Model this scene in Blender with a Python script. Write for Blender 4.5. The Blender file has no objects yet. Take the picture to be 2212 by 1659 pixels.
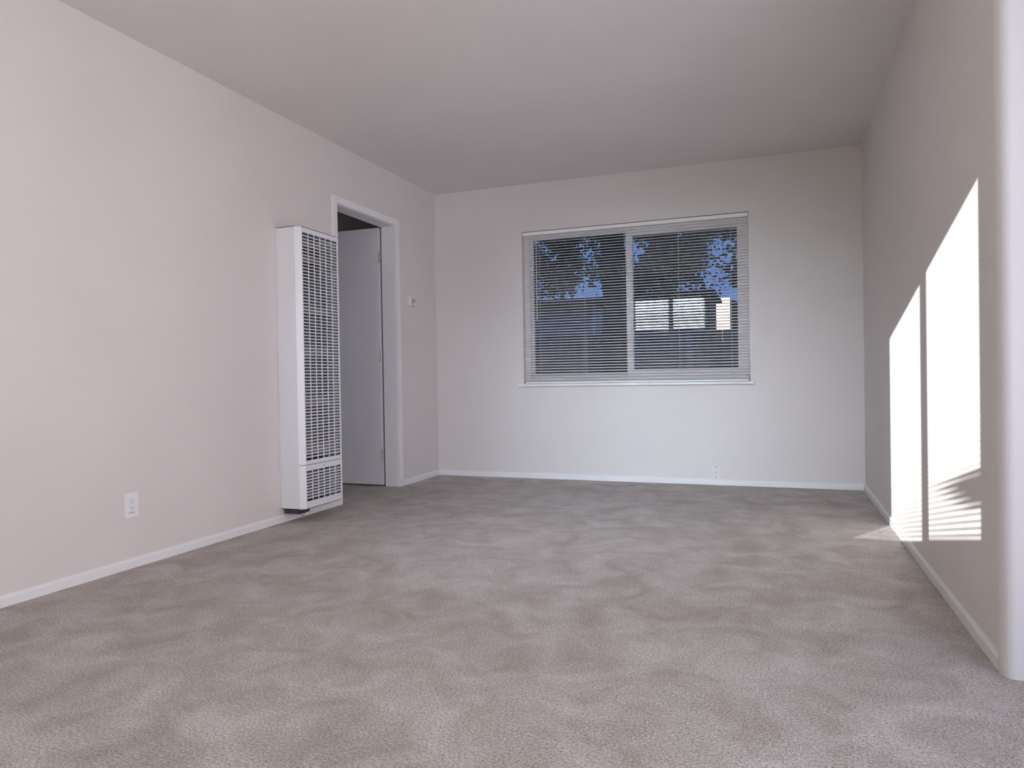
import bpy, bmesh, math, random
from mathutils import Vector, Matrix

scn = bpy.context.scene
col = scn.collection
random.seed(7)

# ------------------------------------------------------------------ camera
CAM = Vector((2.7739, 0.0, 0.8451))
FW = Vector((-0.35048381, 0.93651351, -0.01017549))
RT = Vector((0.93649278, 0.35029626, -0.01654689))
UP = Vector((0.01193195, 0.01532869, 0.99981131))
FPX = 1526.63
cd = bpy.data.cameras.new('camera'); cam = bpy.data.objects.new('camera', cd); col.objects.link(cam)
cd.sensor_width = 36.0; cd.lens = 36.0 * FPX / 2212.0; cd.clip_start = 0.02; cd.clip_end = 300
M = Matrix((RT, UP, -FW)).transposed().to_4x4(); M.translation = CAM
cam.matrix_world = M
scn.camera = cam

# ------------------------------------------------------------------ sky, sun, daylight, exposure
w = bpy.data.worlds.new('sky'); scn.world = w; w.use_nodes = True
bg = w.node_tree.nodes['Background']
bg.inputs[0].default_value = (0.20, 0.40, 0.95, 1); bg.inputs[1].default_value = 0.62

SUN = Vector((0.573, 1.0, -0.222)).normalized()          # low sun through the window behind the camera
sd = bpy.data.lights.new('sun', 'SUN'); so = bpy.data.objects.new('sun', sd); col.objects.link(so)
sd.energy = 17.0; sd.angle = math.radians(0.25); sd.color = (1.0, 0.95, 0.9)
so.rotation_euler = SUN.to_track_quat('-Z', 'Y').to_euler()

def daylight(name, loc, sx, sz, energy, color, tilt, yaw=0.0, spread=180):
    """area lamp standing in for daylight at an opening behind the camera"""
    d = bpy.data.lights.new(name, 'AREA'); o = bpy.data.objects.new(name, d); col.objects.link(o)
    d.shape = 'RECTANGLE'; d.size = sx; d.size_y = sz; d.energy = energy; d.color = color
    d.spread = math.radians(spread)
    o.location = loc
    dr = Vector((math.sin(math.radians(yaw)) * math.cos(math.radians(tilt)),
                 math.cos(math.radians(yaw)) * math.cos(math.radians(tilt)), math.sin(math.radians(tilt))))
    o.rotation_euler = dr.to_track_quat('-Z', 'Y').to_euler()
for px, pw in ((0.915, 0.52), (1.492, 0.476)):          # one pair for each pane of the window behind the camera
    daylight('window_skylight', (px, -0.17, 1.79), pw, 0.5, 4.8, (0.72, 0.83, 1.0), -15, 8, 40)      # low sky, falls on the far lower wall
    daylight('window_ground_bounce', (px, -0.17, 1.79), pw, 0.5, 7.3, (1.0, 0.98, 0.76), 2, 28)       # sunlit ground outside
daylight('right_fill_cool', (4.3, -0.17, 1.08), 1.7, 1.9, 31, (0.40, 0.63, 1.0), -2, -56)  # added cool fill lamp in the assumed opening at the right
daylight('right_fill_warm', (4.3, -0.17, 1.08), 1.7, 1.9, 27, (1.0, 0.86, 0.90), 0, -60, 90)  # added warm fill lamp in the same assumed opening

scn.view_settings.view_transform = 'Standard'; scn.view_settings.look = 'None'
scn.view_settings.gamma = 1.0; scn.view_settings.use_curve_mapping = False
scn.view_settings.exposure = 0.07

# ------------------------------------------------------------------ room dimensions (metres)
W, D, H = 3.356, 5.555, 2.44
FY = -0.25            # inner face of the wall behind the camera
XE = 6.0              # far right end of the space beside the camera
YE = 2.262            # face of the wall that turns right next to the camera

def at(u, v, y):
    """point on the plane y seen at photo pixel (u, v)"""
    d = FW + RT * ((u - 1106) / FPX) + UP * ((829.5 - v) / FPX)
    return CAM + d * (y / d.y)

# ------------------------------------------------------------------ materials
def mat(name, color, rough=0.5, metal=0.0, spec=0.5):
    m = bpy.data.materials.new(name); m.use_nodes = True
    b = m.node_tree.nodes['Principled BSDF']
    b.inputs['Base Color'].default_value = (*color, 1); b.inputs['Roughness'].default_value = rough
    b.inputs['Metallic'].default_value = metal; b.inputs['Specular IOR Level'].default_value = spec
    return m
def nodes(m): return m.node_tree.nodes, m.node_tree.links, m.node_tree.nodes['Principled BSDF']
def noise(m, scale, detail=2.0, rough=0.5, coord=None):
    N, L, b = nodes(m)
    n = N.new('ShaderNodeTexNoise'); n.inputs['Scale'].default_value = scale
    n.inputs['Detail'].default_value = detail; n.inputs['Roughness'].default_value = rough
    tc = coord or N.new('ShaderNodeTexCoord').outputs['Object']
    L.new(tc, n.inputs['Vector'])
    return n
def bump(m, src, strength, dist):
    N, L, b = nodes(m)
    bp = N.new('ShaderNodeBump'); bp.inputs['Strength'].default_value = strength; bp.inputs['Distance'].default_value = dist
    L.new(src, bp.inputs['Height']); L.new(bp.outputs[0], b.inputs['Normal'])
def ramp2(m, src, c0, c1, p0=0.3, p1=0.7):
    N, L, b = nodes(m)
    r = N.new('ShaderNodeValToRGB'); e = r.color_ramp.elements
    e[0].position = p0; e[0].color = (*c0, 1); e[1].position = p1; e[1].color = (*c1, 1)
    L.new(src, r.inputs[0]); return r
def painted(name, c, rough=0.5, amp=0.02, bscale=220, bstr=0.08, spec=0.3):
    m = mat(name, c, rough, spec=spec); N, L, b = nodes(m)
    n = noise(m, 1.7, 3)
    r = ramp2(m, n.outputs['Fac'], tuple(x * (1 - amp) for x in c), tuple(min(1, x * (1 + amp)) for x in c))
    L.new(r.outputs[0], b.inputs['Base Color'])
    bump(m, noise(m, bscale, 2).outputs['Fac'], bstr, 0.002)
    return m

M_wall = painted('beige_wall_paint', (0.735, 0.690, 0.672), 0.55)
M_ceil = painted('ceiling_paint', (0.80, 0.755, 0.745), 0.7)
M_trim = painted('white_gloss_trim', (0.83, 0.825, 0.84), 0.3, 0.01, 60, 0.03, 0.5)
M_door = painted('white_door_paint', (0.74, 0.74, 0.755), 0.35, 0.015, 40, 0.03, 0.5)
M_hall = painted('hall_paint', (0.45, 0.43, 0.40), 0.6)
M_vinyl = painted('white_vinyl', (0.87, 0.835, 0.83), 0.3, 0.01, 40, 0.01, 0.5)
M_slat = painted('blind_slat_enamel', (0.90, 0.88, 0.88), 0.35, 0.01, 40, 0.01, 0.5)
M_cord = mat('white_cord', (0.7, 0.69, 0.68), 0.8)
M_wand = mat('clear_grey_plastic', (0.62, 0.64, 0.66), 0.2)
M_heat = painted('heater_enamel', (0.80, 0.81, 0.845), 0.3, 0.008, 30, 0.01, 0.5)
M_heatin = painted('heater_inner_steel', (0.14, 0.14, 0.15), 0.5, 0.05, 20, 0.02)
M_baffle = painted('heater_baffle', (0.42, 0.42, 0.43), 0.45, 0.05, 20, 0.02)
M_brown = mat('dark_brown_valve', (0.05, 0.035, 0.03), 0.5)
M_wire = mat('dark_wire', (0.03, 0.028, 0.028), 0.5)
M_plate = painted('white_plate_plastic', (0.83, 0.83, 0.85), 0.35, 0.01, 30, 0.01, 0.5)
M_coax = painted('painted_over_plate', (0.76, 0.73, 0.725), 0.45, 0.01, 40, 0.02)
M_dark = mat('dark_slot', (0.06, 0.06, 0.07), 0.6)
M_screw = mat('dull_screw', (0.13, 0.13, 0.14), 0.4, 0.6)
M_beige = painted('beige_thermostat_plastic', (0.78, 0.735, 0.715), 0.45, 0.01, 40, 0.02)
M_brass = mat('satin_metal', (0.55, 0.53, 0.50), 0.3, 1.0)

# carpet: beige cut pile with brushed patches
M_carpet = mat('beige_carpet', (0.5, 0.46, 0.42), 0.95, spec=0.1)
N_, L_, B_ = nodes(M_carpet)
nb = noise(M_carpet, 4.8, 5, 0.66); nb.inputs['Distortion'].default_value = 0.6
rb = ramp2(M_carpet, nb.outputs['Fac'], (0.51, 0.463, 0.432), (0.69, 0.650, 0.640), 0.36, 0.64)
nf = noise(M_carpet, 150, 4, 0.75)
rf = ramp2(M_carpet, nf.outputs['Fac'], (0.42, 0.40, 0.375), (1.42, 1.41, 1.40), 0.30, 0.70)
mx = N_.new('ShaderNodeMix'); mx.data_type = 'RGBA'; mx.blend_type = 'MULTIPLY'; mx.inputs[0].default_value = 1.0
L_.new(rb.outputs[0], mx.inputs[6]); L_.new(rf.outputs[0], mx.inputs[7]); L_.new(mx.outputs[2], B_.inputs['Base Color'])
nf2 = noise(M_carpet, 150, 3, 0.7)
bump(M_carpet, nf2.outputs['Fac'], 0.9, 0.008)

def glass_mat(name, tint):
    m = bpy.data.materials.new(name); m.use_nodes = True
    N, L = m.node_tree.nodes, m.node_tree.links
    N.clear()
    out = N.new('ShaderNodeOutputMaterial'); mixs = N.new('ShaderNodeMixShader')
    t = N.new('ShaderNodeBsdfTransparent'); t.inputs[0].default_value = (*tint, 1)
    g = N.new('ShaderNodeBsdfGlossy'); g.inputs['Roughness'].default_value = 0.0
    f = N.new('ShaderNodeFresnel'); f.inputs[0].default_value = 1.5
    L.new(f.outputs[0], mixs.inputs[0]); L.new(t.outputs[0], mixs.inputs[1]); L.new(g.outputs[0], mixs.inputs[2])
    L.new(mixs.outputs[0], out.inputs[0])
    return m
M_glass = glass_mat('window_glass', (0.88, 0.92, 0.94))

# outdoors
M_ground = painted('shaded_earth', (0.16, 0.14, 0.11), 0.9, 0.2, 8, 0.5)
M_stucco = painted('exterior_stucco', (0.55, 0.50, 0.45), 0.8)
M_bark = mat('dark_bark', (0.06, 0.048, 0.04), 0.9)
bump(M_bark, noise(M_bark, 14, 4, 0.7).outputs['Fac'], 0.8, 0.03)
M_leaf = mat('leaf_green', (0.10, 0.15, 0.055), 0.35)
N_, L_, B_ = nodes(M_leaf)
rl = ramp2(M_leaf, noise(M_leaf, 3.0, 2).outputs['Fac'], (0.035, 0.06, 0.03), (0.17, 0.21, 0.09)); L_.new(rl.outputs[0], B_.inputs['Base Color'])
M_fence = mat('weathered_fence', (0.13, 0.115, 0.12), 0.85)
N_, L_, B_ = nodes(M_fence)
rl = ramp2(M_fence, noise(M_fence, 5.0, 4).outputs['Fac'], (0.09, 0.08, 0.085), (0.17, 0.155, 0.16)); L_.new(rl.outputs[0], B_.inputs['Base Color'])
M_bluewall = painted('blue_grey_stucco', (0.33, 0.37, 0.44), 0.85)
M_roof = painted('dark_roof', (0.07, 0.065, 0.065), 0.85, 0.15)
M_pale = painted('pale_aqua_stucco', (0.55, 0.76, 0.82), 0.8)
M_brick = painted('warm_tan_brick', (0.52, 0.36, 0.29), 0.85, 0.12)
M_post = painted('grey_blue_post', (0.20, 0.22, 0.27), 0.8)

# ------------------------------------------------------------------ mesh helpers
def bx(bm, x0, x1, y0, y1, z0, z1):
    vs = [bm.verts.new(p) for p in ((x0,y0,z0),(x1,y0,z0),(x1,y1,z0),(x0,y1,z0),(x0,y0,z1),(x1,y0,z1),(x1,y1,z1),(x0,y1,z1))]
    for f in ((0,3,2,1),(4,5,6,7),(0,1,5,4),(1,2,6,5),(2,3,7,6),(3,0,4,7)):
        bm.faces.new([vs[i] for i in f])
def prism(bm, pts, axis, a, b):
    """polygon pts extruded along axis (0,1,2) between a and b"""
    def v(p, t):
        c = list(p); c.insert(axis, t); return bm.verts.new(c)
    A = [v(p, a) for p in pts]; B = [v(p, b) for p in pts]; n = len(pts)
    bm.faces.new(A); bm.faces.new(B[::-1])
    for i in range(n): bm.faces.new((A[i], B[i], B[(i+1) % n], A[(i+1) % n]))
def tube(bm, pts, rads, seg=10, caps=True):
    rings = []
    for i, p in enumerate(pts):
        p = Vector(p)
        d = (Vector(pts[min(i+1, len(pts)-1)]) - Vector(pts[max(i-1, 0)])).normalized()
        a = d.orthogonal().normalized() if i == 0 else (prev - d * prev.dot(d)).normalized()
        prev = a; b = d.cross(a); r = rads[i] if isinstance(rads, (list, tuple)) else rads
        rings.append([bm.verts.new(p + (a*math.cos(2*math.pi*k/seg) + b*math.sin(2*math.pi*k/seg))*r) for k in range(seg)])
    for i in range(len(rings)-1):
        for k in range(seg):
            bm.faces.new((rings[i][k], rings[i][(k+1)%seg], rings[i+1][(k+1)%seg], rings[i+1][k]))
    if caps:
        bm.faces.new(rings[0][::-1]); bm.faces.new(rings[-1])
def mesh(name, bm, m, bevel=0.0, smooth=False):
    bmesh.ops.recalc_face_normals(bm, faces=bm.faces[:])
    if bevel > 0:
        bmesh.ops.bevel(bm, geom=bm.edges[:], offset=bevel, segments=2, affect='EDGES', profile=0.6, clamp_overlap=True)
    me = bpy.data.meshes.new(name); bm.to_mesh(me); bm.free()
    me.materials.append(m)
    if smooth:
        for p in me.polygons: p.use_smooth = True
    return me
def link(name, me, parent=None, loc=None):
    o = bpy.data.objects.new(name, me); col.objects.link(o)
    if loc is not None: o.location = loc
    if parent is not None: o.parent = parent
    return o
def obj(name, bm, m, parent=None, bevel=0.0, smooth=False): return link(name, mesh(name, bm, m, bevel, smooth), parent)
def box(name, dims, m, parent=None, bevel=0.0):
    bm = bmesh.new(); bx(bm, *dims); return obj(name, bm, m, parent, bevel)
def tag(o, label, cat, group=None, kind=None):
    o['label'] = label; o['category'] = cat
    if group: o['group'] = group
    if kind: o['kind'] = kind
    return o
def thing(name, label, cat, loc=(0,0,0), kind=None, group=None):
    o = bpy.data.objects.new(name, None); col.objects.link(o); o.empty_display_size = 0.1
    o.location = loc
    return tag(o, label, cat, group, kind)
def part(name, bm, m, root, bevel=0.0, smooth=False):
    """part given in world coordinates, parented to an Empty that stands at its own location"""
    for v in bm.verts: v.co -= root.location
    return obj(name, bm, m, root, bevel, smooth)
def pbox(name, dims, m, root, bevel=0.0):
    bm = bmesh.new(); bx(bm, *dims); return part(name, bm, m, root, bevel)

# ------------------------------------------------------------------ room shell
T = 0.14
tag(box('floor', (-1.24, XE+T, FY-T, D+T, -0.12, 0.0), M_carpet), 'beige cut pile carpet with brushed lighter and darker patches', 'carpet', kind='structure')
tag(box('ceiling', (-1.24, XE+T, FY-T, D+T, H, H+0.16), M_ceil), 'flat off-white painted ceiling', 'ceiling', kind='structure')

DY0, DY1, DZ = 4.07, 4.858, 2.038          # doorway in the left wall
bm = bmesh.new()
bx(bm, -0.12, 0, FY-T, DY0, 0, H); bx(bm, -0.12, 0, DY1, D+T, 0, H); bx(bm, -0.12, 0, DY0, DY1, DZ, H)
tag(obj('wall_left', bm, M_wall), 'beige painted wall with the white heater and doorway', 'wall', kind='structure')

WX0, WX1, WZ0, WZ1 = 0.803, 2.592, 0.782, 2.046   # window opening in the back wall
bm = bmesh.new()
bx(bm, 0, WX0, D, D+T, 0, H); bx(bm, WX1, XE+T, D, D+T, 0, H)
bx(bm, WX0, WX1, D, D+T, 0, WZ0); bx(bm, WX0, WX1, D, D+T, WZ1, H)
bx(bm, -1.1-T, -0.12, D, D+T, 0, H)
tag(obj('wall_back', bm, M_wall), 'beige painted end wall with the wide blinded window', 'wall', kind='structure')

# right wall: turns away to the right beside the camera, with a rounded corner
R_ = 0.056; pts = [(W, D), (W, YE+R_), (W-0.012, YE+0.044)]
for k in range(9):
    a = math.pi + (math.pi/2) * k / 8
    pts.append((W - 0.012 + 0.030 + 0.030*math.cos(a), YE + 0.042 + 0.042*math.sin(a)))
pts += [(XE, YE), (XE, YE+0.14), (W+0.14, YE+0.14), (W+0.14, D)]
bm = bmesh.new(); prism(bm, pts, 2, 0, H)
wr = tag(obj('wall_right', bm, M_wall), 'beige wall with the bright sun patch, turning a rounded corner', 'wall', kind='structure')

# wall behind the camera with its window and an assumed glazed opening
FX0, FX1, FZ0, FZ1 = 0.600, 1.785, 0.897, 2.117
PX0, PX1, PZ1 = 3.45, 5.15, 2.05
bm = bmesh.new()
bx(bm, -0.12, FX0, FY-T, FY, 0, H); bx(bm, FX1, PX0, FY-T, FY, 0, H); bx(bm, PX1, XE+T, FY-T, FY, 0, H)
bx(bm, FX0, FX1, FY-T, FY, 0, FZ0); bx(bm, FX0, FX1, FY-T, FY, FZ1, H); bx(bm, PX0, PX1, FY-T, FY, PZ1, H)
tag(obj('wall_front', bm, M_wall), 'beige wall behind the viewer with sunlit window', 'wall', kind='structure')
tag(box('wall_side', (XE, XE+T, FY-T, D+T, 0, H), M_wall), 'beige wall closing the space to the right', 'wall', kind='structure')
# hall behind the doorway
bm = bmesh.new()
bx(bm, -1.1-T, -1.1, 3.2, D, 0, H); bx(bm, -1.1, -0.12, 3.06, 3.2, 0, H)
tag(obj('wall_hall', bm, M_wall), 'dim hall wall seen through the doorway', 'wall', kind='structure')
# added sun-blocking masses above and beside the room, and ground around
tag(box('upper_shade_block', (-1.24, XE+T, FY-T, D+T, H+0.16, 4.2), M_stucco), 'stucco block above the room, added to shade the yard', 'building', kind='structure')
tag(box('side_shade_block', (-20, -1.245, FY-T, D+T, -0.12, 4.2), M_stucco), 'unseen stucco block added at the left to shade the yard', 'building', kind='structure')  # added so low sun cannot pass left of the room
tag(box('ground', (-40, 40, -30, 60, -0.5, -0.12), M_ground), 'shaded earth outside the window', 'ground', kind='structure')

# ------------------------------------------------------------------ baseboards
BH, BT = 0.045, 0.012
def base_profile(): return [(0, 0), (BT, 0), (BT, BH-0.012), (BT-0.003, BH-0.004), (BT-0.007, BH), (0, BH)]
def baseboard_x(name, wallx, sgn, spans, label):     # boards running along y
    r = thing(name, label, 'baseboard', (wallx, spans[0][0], 0), 'structure')
    for a, b in spans:
        bm = bmesh.new(); prism(bm, [(wallx + sgn*p[0], p[1]) for p in base_profile()], 1, a, b)
        part('board', bm, M_trim, r)
baseboard_x('baseboard_left', 0, 1, [(FY, 3.63), (3.631, 4.021), (4.905, D)], 'low white baseboard along the heater wall')
baseboard_x('baseboard_right', W, -1, [(YE+R_+0.0005, D-BT)], 'low white baseboard along the sunlit right wall')
bm = bmesh.new(); prism(bm, [(D - p[0], p[1]) for p in base_profile()], 0, BT, W)
tag(obj('baseboard_back', bm, M_trim), 'low white baseboard under the window wall', 'baseboard', kind='structure')

# ------------------------------------------------------------------ doorway: casing, jambs and open door
tr = thing('trim_1', 'white painted casing and jambs around the hall doorway', 'door frame', (0, DY0, 0), 'structure')
CW, CT = 0.048, 0.014
pbox('casing', (0, CT, DY0-CW, DY0, 0, DZ+CW), M_trim, tr, 0.002)
pbox('casing', (0, CT, DY1, DY1+CW, 0, DZ+CW), M_trim, tr, 0.002)
pbox('casing', (0, CT, DY0, DY1, DZ, DZ+CW), M_trim, tr, 0.002)
pbox('jamb', (-0.12, -0.0005, DY0, DY0+0.004, 0, DZ), M_trim, tr)
pbox('jamb', (-0.12, -0.0005, DY1-0.004, DY1, 0, DZ), M_trim, tr)
pbox('jamb', (-0.12, -0.0005, DY0+0.004, DY1-0.004, DZ-0.004, DZ), M_trim, tr)
dr = thing('door_1', 'plain white flush door standing open into the dim hall', 'door', (-0.133, DY1-0.02, 0), 'structure')
pbox('leaf', (-0.133-0.76, -0.137, DY1-0.02, DY1+0.015, 0.012, DZ-0.006), M_door, dr, 0.002)
for z in (0.25, 1.02, 1.80):
    bm = bmesh.new(); tube(bm, [(-0.1285, DY1-0.022, z-0.045), (-0.1285, DY1-0.022, z+0.045)], 0.006, 10)
    part('hinge', bm, M_brass, dr)

# ------------------------------------------------------------------ windows
def make_window(name, label, x0, x1, z0, z1, yi, sgn, split, lg, rg):
    """horizontal slider; yi = room-side face of frame, sgn = outward y direction; lg, rg = glass (x0,x1,z0,z1)"""
    r = thing(name, label, 'window', ((x0+x1)/2, yi, z0), 'structure')
    def ring(bm, o, i, ya, yb):
        (ox0, ox1, oz0, oz1), (ix0, ix1, iz0, iz1) = o, i
        y0, y1 = min(ya, yb), max(ya, yb)
        bx(bm, ox0, ix0, y0, y1, oz0, oz1); bx(bm, ix1, ox1, y0, y1, oz0, oz1)
        bx(bm, ix0, ix1, y0, y1, oz0, iz0); bx(bm, ix0, ix1, y0, y1, iz1, oz1)
    g = 0.001
    bm = bmesh.new(); ring(bm, (x0+g, x1-g, z0+g, z1-g), (x0+0.045, x1-0.045, z0+0.045, z1-0.042), yi, yi+sgn*0.07)
    part('frame', bm, M_vinyl, r)
    # fixed light (left) sits deeper, sliding sash (right) nearer to the room
    bm = bmesh.new(); ring(bm, (x0+0.045, split+0.02, z0+0.045, z1-0.042), lg, yi+sgn*0.036, yi+sgn*0.066)
    fl = part('fixed_sash', bm, M_vinyl, r)
    bm = bmesh.new(); ring(bm, (split-0.028, x1-0.045, z0+0.045, z1-0.042), rg, yi+sgn*0.004, yi+sgn*0.034)
    sl = part('sliding_sash', bm, M_vinyl, r)
    for nm, q, yy, pa in (('pane', lg, 0.05, fl), ('pane', rg, 0.018, sl)):
        bm = bmesh.new(); y = yi + sgn*yy
        bx(bm, q[0]-0.004, q[1]+0.004, y-0.002, y+0.002, q[2]-0.004, q[3]+0.004)
        part(nm, bm, M_glass, r).parent = pa
    zc = z0 + (z1-z0)*0.5
    bm = bmesh.new(); ya, yb = sorted((yi+sgn*0.004, yi-sgn*0.008)); bx(bm, split-0.022, split-0.002, ya, yb, zc-0.03, zc+0.03)
    part('latch', bm, M_vinyl, sl and r, 0.003)
    return r
YF = D + 0.055
make_window('window_1', 'white vinyl sliding window behind the lowered blind', WX0, WX1, WZ0, WZ1, YF, 1, 1.688,
            (0.868, 1.663, 0.858, 1.984), (1.712, 2.506, 0.882, 1.949))
tag(box('trim_2', (0.755, 2.617, D-0.032, D-0.0005, 0.763, 0.7835), M_trim, None, 0.004),
    'narrow white window sill board under the blind', 'window sill', kind='structure')
tag(box('trim_3', (WX0+0.001, WX1-0.001, D, YF, WZ0, WZ0+0.0012), M_trim), 'white painted sill inside the window recess', 'window sill', kind='structure')
make_window('window_2', 'white vinyl sliding window behind the viewer', FX0, FX1, FZ0, FZ1, FY-0.055, -1, 1.216,
            (0.654, 1.176, 0.954, 2.063), (1.253, 1.730, 0.954, 2.063))

# assumed door in the second opening, added for the light on the right
pd = thing('assumed_door', 'white framed glazed door assumed behind the viewer, added for light', 'door', (PX0, FY-0.08, 0), 'structure')
for a, b, c, d in ((PX0+.001, PX0+0.06, 0, PZ1-.001), (PX1-0.06, PX1-.001, 0, PZ1-.001), (PX0+0.06, PX1-0.06, PZ1-0.06, PZ1-.001), (PX0+0.06, PX1-0.06, 0, 0.07), ((PX0+PX1)/2-0.03, (PX0+PX1)/2+0.03, 0.07, PZ1-0.06)):
    pbox('rail', (a, b, FY-0.11, FY-0.06, c, d), M_vinyl, pd)
for a, b in ((PX0+0.06, (PX0+PX1)/2-0.03), ((PX0+PX1)/2+0.03, PX1-0.06)):
    pbox('pane', (a, b, FY-0.087, FY-0.083, 0.07, PZ1-0.06), M_glass, pd)

# ------------------------------------------------------------------ blinds
def slat_mesh(length, width, sag, tilt0, tilt1=None, xs=(0.0, 1.0), nseg=1, sgn=1):
    """arched thin slat centred on the origin along x; tilt: room-side edge drops; sgn = outward y direction"""
    bm = bmesh.new(); rows = []
    n = 4; t = 0.0004
    for s in range(nseg+1):
        f = s/nseg
        if tilt1 is None: a = tilt0
        else:
            g = min(1, max(0, (f-xs[0])/(xs[1]-xs[0]))); a = tilt0 + (tilt1-tilt0)*g
        ring_t, ring_b = [], []
        for k in range(n+1):
            q = -0.5 + k/n                      # -0.5 room side .. 0.5 outside
            yy = q*width; zz = sag*(1-4*q*q)
            y = yy*math.cos(a) - zz*math.sin(a); z = yy*math.sin(a) + zz*math.cos(a)
            x = -length/2 + f*length
            ring_t.append(bm.verts.new((x, sgn*y, z+t))); ring_b.append(bm.verts.new((x, sgn*y, z-t)))
        rows.append((ring_t, ring_b))
    for s in range(nseg):
        A, B = rows[s], rows[s+1]
        for k in range(n):
            bm.faces.new((A[0][k], B[0][k], B[0][k+1], A[0][k+1])); bm.faces.new((A[1][k], A[1][k+1], B[1][k+1], B[1][k]))
        bm.faces.new((A[0][0], A[1][0], B[1][0], B[0][0])); bm.faces.new((A[0][n], B[0][n], B[1][n], A[1][n]))
    for r_ in (rows[0], rows[-1]):
        bm.faces.new(r_[0] + r_[1][::-1])
    return mesh('slat', bm, M_slat, smooth=False)

def make_blind(name, label, x0, x1, ztop, zbot, yc, sgn, tilts, ladders, wand=None, twists={}, pitch=0.0222, sag=0.0022):
    r = thing(name, label, 'window blind', ((x0+x1)/2, yc, zbot))
    pbox('head_rail', (x0, x1, yc-0.013, yc+0.013, ztop-0.028, ztop), M_slat, r, 0.002)
    pbox('bottom_rail', (x0+0.006, x1-0.006, yc-0.011, yc+0.011, zbot+0.001, zbot+0.015), M_slat, r, 0.003)
    L = x1-x0-0.008; cache = {}
    z = ztop - 0.046; i = 0
    while z > zbot + 0.03:
        tl = tilts(z)
        if i in twists or any(abs(z-k) < pitch/2 for k in twists):
            k = min(twists, key=lambda q: abs(q-z)); f0, f1, ta = twists[k]
            me = slat_mesh(L, 0.025, sag, tl, ta, (f0, f1), 14, sgn)
        else:
            key = round(tl, 2)
            if key not in cache: cache[key] = slat_mesh(L, 0.025, sag, key, sgn=sgn)
            me = cache[key]
        link('slat', me, r, (0, 0, z-zbot)); z -= pitch; i += 1
    for k in range(2):
        link('slat', slat_mesh(L, 0.025, sag, 0.02, sgn=sgn), r, (0, 0, 0.019+0.0045*k))
    for x in ladders:
        bm = bmesh.new()
        for yy in (-0.0125, 0.0125):
            tube(bm, [(x, yc+yy, zbot+0.012), (x, yc+yy, ztop-0.028)], 0.0007, 5)
        part('ladder_cord', bm, M_cord, r)
    if wand:
        x, za, zb = wand
        bm = bmesh.new(); tube(bm, [(x, yc-sgn*0.019, ztop-0.03), (x, yc-sgn*0.021, zb)], 0.0032, 8)
        tube(bm, [(x, yc-sgn*0.008, ztop-0.026), (x, yc-sgn*0.019, ztop-0.034)], 0.0015, 6)
        part('tilt_wand', bm, M_wand, r)
    return r
make_blind('mini_blind', 'white lowered mini blind with open horizontal slats', WX0+0.004, WX1-0.004, 2.0415, 0.7845, D+0.0165, 1,
           lambda z: math.radians(20), (0.948, 1.329, 1.705, 2.077, 2.463), wand=(0.928, 2.0, 1.312))
tw = {1.02: (0.84, 0.96, 1.0), 1.042: (0.78, 0.94, 1.2), 1.064: (0.73, 0.90, 1.25), 1.086: (0.69, 0.87, 1.25), 1.108: (0.65, 0.86, 1.25), 1.130: (0.60, 0.97, 1.0)}
make_blind('mini_blind', 'white lowered mini blind on the window behind the viewer', FX0+0.004, FX1-0.004, FZ1-0.005, FZ0+0.002, FY-0.0165, -1,
           lambda z: math.radians(12.5) + (0 if z > 1.4 else math.radians(22)*(1.4-z)/0.45), (0.755, 1.20, 1.64), twists={k+0.017: v for k, v in tw.items()}, sag=0.0008)

# ------------------------------------------------------------------ wall furnace
HY0, HY1, HX0, HX1, HZ0, HZ1 = 3.45, 3.862, 0.135, 0.165, 0.082, 1.752
FY0, FY1 = 3.475, 3.837
ht = thing('wall_heater', 'tall white wall furnace with grille front beside the doorway', 'heater', (0, (HY0+HY1)/2, HZ0))
prof = [(0.0015, HY0), (HX0, HY0), (HX1, FY0), (HX1, FY1), (HX0, HY1), (0.0015, HY1)]
th = 0.003
inn = [(0.0015+th, HY0+th), (HX0-0.001, HY0+th), (HX1-th, FY0+0.002), (HX1-th, FY1-0.002), (HX0-0.001, HY1-th), (0.0015+th, HY1-th)]
GU = (3.482, 3.830, 0.368, 1.720); GL = (3.482, 3.830, 0.126, 0.306); SEAM = 0.342
def panel(bm, i, j, za, zb):
    A = [bm.verts.new((*prof[i], za)), bm.verts.new((*prof[j], za)), bm.verts.new((*prof[j], zb)), bm.verts.new((*prof[i], zb))]
    B = [bm.verts.new((*inn[i], za)), bm.verts.new((*inn[j], za)), bm.verts.new((*inn[j], zb)), bm.verts.new((*inn[i], zb))]
    bm.faces.new(A); bm.faces.new(B[::-1])
    for a in range(4): bm.faces.new((A[a], B[a], B[(a+1) % 4], A[(a+1) % 4]))
bm = bmesh.new()
for i, j in ((0,1),(4,5),(5,0)): panel(bm, i, j, HZ0, HZ1)
prism(bm, prof, 2, HZ1-th, HZ1); prism(bm, prof, 2, HZ0, HZ0+th)
part('cabinet', bm, M_heat, ht)
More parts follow.
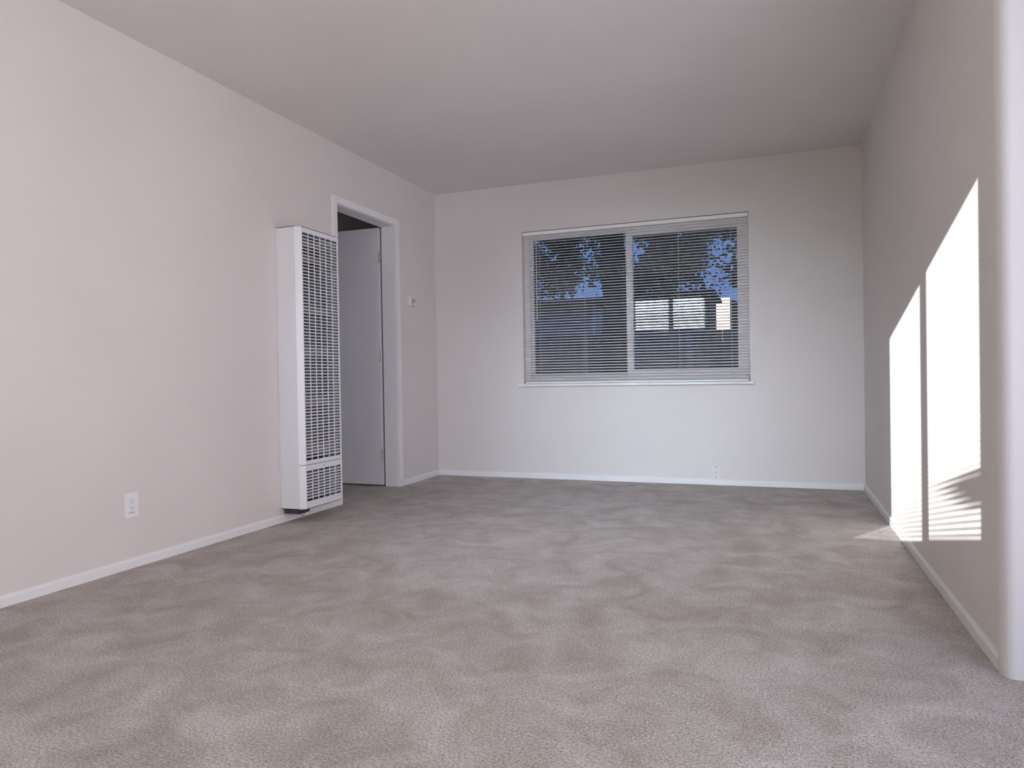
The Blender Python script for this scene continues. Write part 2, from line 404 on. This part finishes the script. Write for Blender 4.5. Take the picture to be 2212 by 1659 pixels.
def grille(g, z0, z1, rows, name):
    fr = bmesh.new(); xa, xb = HX1-th, HX1
    bx(fr, xa, xb, FY0, g[0], z0, z1); bx(fr, xa, xb, g[1], FY1, z0, z1)
    bx(fr, xa, xb, g[0], g[1], z0, g[2]); bx(fr, xa, xb, g[0], g[1], g[3], z1)
    panel(fr, 1, 2, z0, z1); panel(fr, 3, 4, z0, z1)
    f = part(name, fr, M_heat, ht)
    pitch = (g[3]-g[2])/rows
    s = bmesh.new(); hw = (g[1]-g[0])/2
    # pressed louvre: flat face with a lip leaning back and up into the cabinet
    prism(s, [(0.0, -0.0028), (0.0, 0.0028), (-0.014, 0.0052), (-0.014, 0.0044), (-0.0008, 0.0020), (-0.0008, -0.0028)], 1, -hw, hw)
    me = mesh('louvre', s, M_heat)
    for k in range(1, rows):
        link('louvre', me, f, Vector((HX1-0.0004, (g[0]+g[1])/2, g[2]+pitch*k)) - ht.location)
    v = bmesh.new(); bx(v, -0.0045, 0.0003, -0.0024, 0.0024, -(g[3]-g[2])/2, (g[3]-g[2])/2); mv = mesh('divider', v, M_heat)
    for k in range(1, 6):
        link('divider', mv, f, Vector((HX1, g[0]+(g[1]-g[0])*k/6, (g[2]+g[3])/2)) - ht.location)
    return f
grille(GU, SEAM+0.0015, HZ1, 71, 'upper_grille')
grille(GL, HZ0, SEAM-0.0015, 10, 'lower_grille')
# inside: dark liner, heat exchanger and baffles seen between the louvres
bm = bmesh.new()
bx(bm, 0.006, 0.010, HY0+0.006, HY1-0.006, HZ0+0.006, HZ1-0.006)
part('back_liner', bm, M_heatin, ht)
bm = bmesh.new()
bx(bm, 0.015, 0.095, HY0+0.06, HY1-0.06, 0.42, 1.50)
part('heat_exchanger', bm, M_heatin, ht, 0.02)
for z, a in ((1.695, 0.05), (1.60, 0.045), (1.30, 0.05), (1.05, 0.06), (0.74, 0.05), (0.45, 0.05)):
    bm = bmesh.new(); prism(bm, [(0.10, z-0.004), (HX1-0.026, z-a), (HX1-0.026, z-a+0.004), (0.10, z)], 1, HY0+0.02, HY1-0.02)
    part('baffle', bm, M_baffle, ht)
bm = bmesh.new(); bx(bm, 0.11, 0.140, HY1-0.062, HY1-0.058, 0.36, 1.70)
part('side_shield', bm, M_baffle, ht)
bm = bmesh.new(); bx(bm, 0.03, 0.11, HY0+0.03, HY1-0.05, 0.12, 0.30)
part('burner', bm, M_heatin, ht, 0.01)
bm = bmesh.new(); bx(bm, 0.02, 0.125, 3.458, 3.56, 0.052, HZ0-0.0005)
part('valve_box', bm, M_brown, ht, 0.006)
bm = bmesh.new(); cy, cz = 3.485, 0.063
lp = [(0.128 + 0.004*math.sin(a*0.7), cy + 0.026*math.cos(a), cz + 0.021*math.sin(a)) for a in [math.radians(x) for x in range(35, 395, 15)]]
tube(bm, lp, 0.0016, 6); tube(bm, [lp[0], (0.13, cy+0.06, HZ0)], 0.0016, 6)
part('wire_loop', bm, M_wire, ht)
bm = bmesh.new(); tube(bm, [(HX1-0.001, 3.655, 0.326), (HX1+0.0015, 3.655, 0.326)], 0.003, 8)
part('screw', bm, M_screw, ht)

# ------------------------------------------------------------------ electrical plates, thermostat
def rot_about(root, ang): root.rotation_euler = (0, 0, ang)
def outlet(label, loc, ang, slot=True):
    """duplex outlet; local +x points away from the wall, y across, z up, origin at the plate centre on the wall"""
    r = thing('outlet_plate', label, 'outlet', loc); rot_about(r, ang)
    bm = bmesh.new(); bx(bm, 0.0002, 0.005, -0.036, 0.036, -0.0575, 0.0575); obj('plate', bm, M_plate, r, 0.0018)
    bm = bmesh.new(); bx(bm, 0.0045, 0.0068, -0.0165, 0.0165, -0.0335, 0.0335); obj('insert', bm, M_plate, r, 0.001)
    for z in (0.0165, -0.0165):
        for y, h in ((-0.0063, 0.008), (0.0063, 0.0065)):
            bm = bmesh.new(); bx(bm, 0.0066, 0.0071, y-0.0011, y+0.0011, z+0.004-h/2, z+0.004+h/2); obj('slot', bm, M_dark, r)
        bm = bmesh.new(); tube(bm, [(0.0066, 0, z-0.0075), (0.0071, 0, z-0.0075)], 0.0024, 8); obj('ground_hole', bm, M_dark, r)
    bm = bmesh.new(); bx(bm, 0.0050, 0.0056, -0.0165, 0.0165, -0.0358, -0.0338); obj('seam', bm, M_dark, r)
    return r
outlet('white duplex outlet low on the wall left of the heater', (0, 2.411, 0.2875), 0)
outlet('white duplex outlet within the sun patch on the right wall', (W, 3.565, 0.270), math.pi)

cx_ = thing('coax_plate', 'small white cable wall plate above the baseboard under the window', 'wall plate', (2.336, D, 0.093)); rot_about(cx_, -math.pi/2)
bm = bmesh.new(); bx(bm, 0.0002, 0.005, -0.035, 0.035, -0.047, 0.052); obj('plate', bm, M_coax, cx_, 0.0018)
for z in (0.040, -0.036):
    bm = bmesh.new(); tube(bm, [(0.0048, 0, z), (0.0062, 0, z)], 0.0036, 10); obj('screw', bm, M_screw, cx_)
bm = bmesh.new(); tube(bm, [(0.0045, 0, 0.002), (0.0075, 0, 0.002)], 0.0075, 6); tube(bm, [(0.0075, 0, 0.002), (0.018, 0, 0.002)], 0.0045, 12)
obj('connector', bm, M_brass, cx_)

t_ = thing('thermostat', 'small beige thermostat on the wall between doorway and corner', 'thermostat', (0, 5.09, 1.47))
bm = bmesh.new(); bx(bm, 0.0003, 0.006, -0.045, 0.045, -0.042, 0.042); obj('back_plate', bm, M_beige, t_, 0.002)
bm = bmesh.new(); bx(bm, 0.006, 0.03, -0.040, 0.040, -0.037, 0.037); obj('cover', bm, M_beige, t_, 0.005)
for k in range(5):
    bm = bmesh.new(); z = 0.021 - 0.0098*k; bx(bm, 0.0296, 0.0305, -0.026, -0.006, z-0.0025, z+0.0025); obj('vent_slot', bm, M_dark, t_)
bm = bmesh.new(); bx(bm, 0.0295, 0.034, 0.010, 0.014, -0.012, 0.020); obj('lever', bm, M_screw, t_)
bm = bmesh.new(); bx(bm, 0.010, 0.027, 0.004, 0.028, -0.0385, -0.0365); obj('gauge_window', bm, M_dark, t_)
for k, (y, z) in enumerate(((0.020, 0.010), (0.020, -0.006))):
    bm = bmesh.new(); bx(bm, 0.0296, 0.0304, y-0.004, y+0.004, z-0.003, z+0.003); obj('mark', bm, M_screw, t_)

# ------------------------------------------------------------------ outside the back window
# fence of upright boards
fn = thing('board_fence', 'dark weathered board fence across the yard outside', 'fence', (-2.8, 12.0, -0.12))
b_ = bmesh.new(); bx(b_, -0.068, 0.068, 0, 0.02, 0, 1.685); bme = mesh('board', b_, M_fence)
for k in range(46):
    o = link('board', bme, fn, (0.07 + 0.14*k, 0.006*random.random(), -0.012*random.random()))
for z in (0.4, 1.4): 
    bm = bmesh.new(); bx(bm, -2.8, 3.64, 12.03, 12.07, z-0.12, z-0.03); part('rail', bm, M_fence, fn)
for x in (-2.0, -0.33, 0.55, 1.44, 2.9):
    bm = bmesh.new(); bx(bm, x-0.045, x+0.045, 11.91, 11.995, -0.12, 1.56); part('post', bm, M_post, fn)

# blue grey garage, left, in the shade
gr = thing('garage', 'blue grey stucco garage in shade beyond the fence', 'building', (-2.0, 14.0, -0.12))
bm = bmesh.new(); bx(bm, -4.2, -0.62, 14.0, 17.0, -0.12, 2.28); part('wall', bm, M_bluewall, gr)
bm = bmesh.new(); prism(bm, [(13.6, 2.28), (17.4, 2.28), (17.4, 2.36), (15.5, 2.46), (13.6, 2.38)], 0, -4.5, -0.35); part('roof', bm, M_roof, gr)
bm = bmesh.new(); tube(bm, [(-0.66, 13.96, -0.1), (-0.66, 13.96, 2.27)], 0.03, 8); part('downpipe', bm, M_pale, gr)
# dark shed in the shade behind the fence
sh = thing('garden_shed', 'dark flat roofed garden shed just behind the fence', 'shed', (1.0, 12.7, -0.12))
bm = bmesh.new(); bx(bm, 0.36, 1.70, 12.7, 14.2, -0.12, 2.20); part('wall', bm, M_roof, sh)
bm = bmesh.new(); prism(bm, [(12.55, 2.20), (14.35, 2.20), (14.35, 2.26), (12.55, 2.30)], 0, 0.26, 1.80); part('roof', bm, M_roof, sh)
# sunlit brick house far behind
bh = thing('brick_house', 'warm tan sunlit brick chimney and dark house beyond the fence', 'building', (2.0, 20.0, -0.12))
bm = bmesh.new(); bx(bm, 1.18, 1.62, 20.0, 22.0, -0.12, 2.9); part('chimney', bm, M_brick, bh)
bm = bmesh.new(); bx(bm, 1.62, 6.0, 20.6, 25.0, -0.12, 2.9); part('wall', bm, M_roof, bh)

# trees
def leaves(centres, n, size, name, root):
    vs, fs = [], []
    for c, rad in centres:
        for _ in range(n):
            p = Vector(c) + Vector((random.gauss(0, rad), random.gauss(0, rad), random.gauss(0, rad*0.7)))
            a = Vector((random.uniform(-1, 1), random.uniform(-1, 1), random.uniform(-1, 0.4))).normalized()
            b = a.orthogonal().normalized(); b.rotate(Matrix.Rotation(random.uniform(0, 6.28), 3, a))
            l = size*random.uniform(0.6, 1.2); wd = l*0.36
            q = a.cross(b)
            i = len(vs)
            vs += [p - root.location, p + a*l*0.5 + b*wd + q*wd*0.3 - root.location, p + a*l - root.location, p + a*l*0.5 - b*wd + q*wd*0.3 - root.location]
            fs += [(i, i+1, i+2), (i, i+2, i+3)]
    me = bpy.data.meshes.new(name); me.from_pydata([tuple(v) for v in vs], [], fs); me.materials.append(M_leaf)
    o = link(name, me, root); o['kind'] = 'stuff'; return o
def limb(root, name, pts, rads):
    bm = bmesh.new(); tube(bm, pts, rads, 12); part(name, bm, M_bark, root, smooth=True)
GAPS = [(1171, 536, 9, 18), (1252, 552, 17, 17), (1266, 600, 17, 20), (1270, 640, 34, 18), (1377, 590, 9, 40), (1440, 585, 8, 14), (1535, 545, 22, 60), (1560, 600, 34, 24), (1495, 630, 30, 22)]
def clear(u, v): return all(((u-a)/c)**2 + ((v-b)/d)**2 > 1.0 for a, b, c, d in GAPS)
def crown(ur, vr, yr, count, rad):
    out = []
    while len(out) < count:
        u, v = random.uniform(*ur), random.uniform(*vr)
        if clear(u, v):
            y = random.uniform(*yr); out.append((at(u, v, y), random.uniform(0.6, 1.0)*rad))
    return out
t1 = thing('oak_tree', 'big dark forked tree close outside the window', 'tree', (0.86, 9.0, -0.12))
fork = at(1338, 640, 9.0)
limb(t1, 'trunk', [(0.86, 9.0, -0.3), (0.86, 9.0, 0.6), (0.86, 9.0, 1.2), tuple(fork)], [0.30, 0.22, 0.20, 0.20])
limb(t1, 'limb', [tuple(fork - Vector((0, 0, 0.2))), tuple(at(1325, 590, 9.0)), tuple(at(1322, 510, 9.1)), tuple(at(1330, 380, 9.3))], [0.19, 0.165, 0.15, 0.10])
limb(t1, 'limb', [tuple(fork - Vector((0, 0, 0.15))), tuple(at(1385, 600, 8.9)), tuple(at(1415, 560, 8.9)), tuple(at(1440, 500, 8.9)), tuple(at(1475, 380, 9.0))], [0.15, 0.15, 0.15, 0.14, 0.09])
limb(t1, 'branch', [tuple(at(1322, 520, 9.1)), tuple(at(1270, 500, 9.3)), tuple(at(1190, 490, 9.8))], [0.06, 0.045, 0.02])
limb(t1, 'branch', [tuple(at(1430, 530, 8.9)), tuple(at(1500, 520, 9.3)), tuple(at(1570, 480, 9.8))], [0.06, 0.04, 0.02])
leaves(crown((1120, 1330), (400, 620), (8.6, 10.2), 80, 0.13) + crown((1370, 1500), (400, 600), (8.6, 10.2), 44, 0.13) + crown((1392, 1475), (560, 632), (9.2, 10.2), 22, 0.11) + crown((1120, 1240), (520, 640), (9.2, 10.2), 22, 0.12), 70, 0.075, 'foliage', t1)
t2 = thing('loose_tree', 'looser leafed tree at right behind the big forked tree', 'tree', (3.3, 11.2, -0.12))
limb(t2, 'trunk', [(3.3, 11.2, -0.3), (3.2, 11.2, 1.5), (2.8, 11.2, 3.0), (2.4, 11.2, 4.4)], [0.18, 0.15, 0.12, 0.06])
leaves(crown((1480, 1640), (400, 620), (11.0, 11.6), 60, 0.14), 64, 0.085, 'foliage', t2)
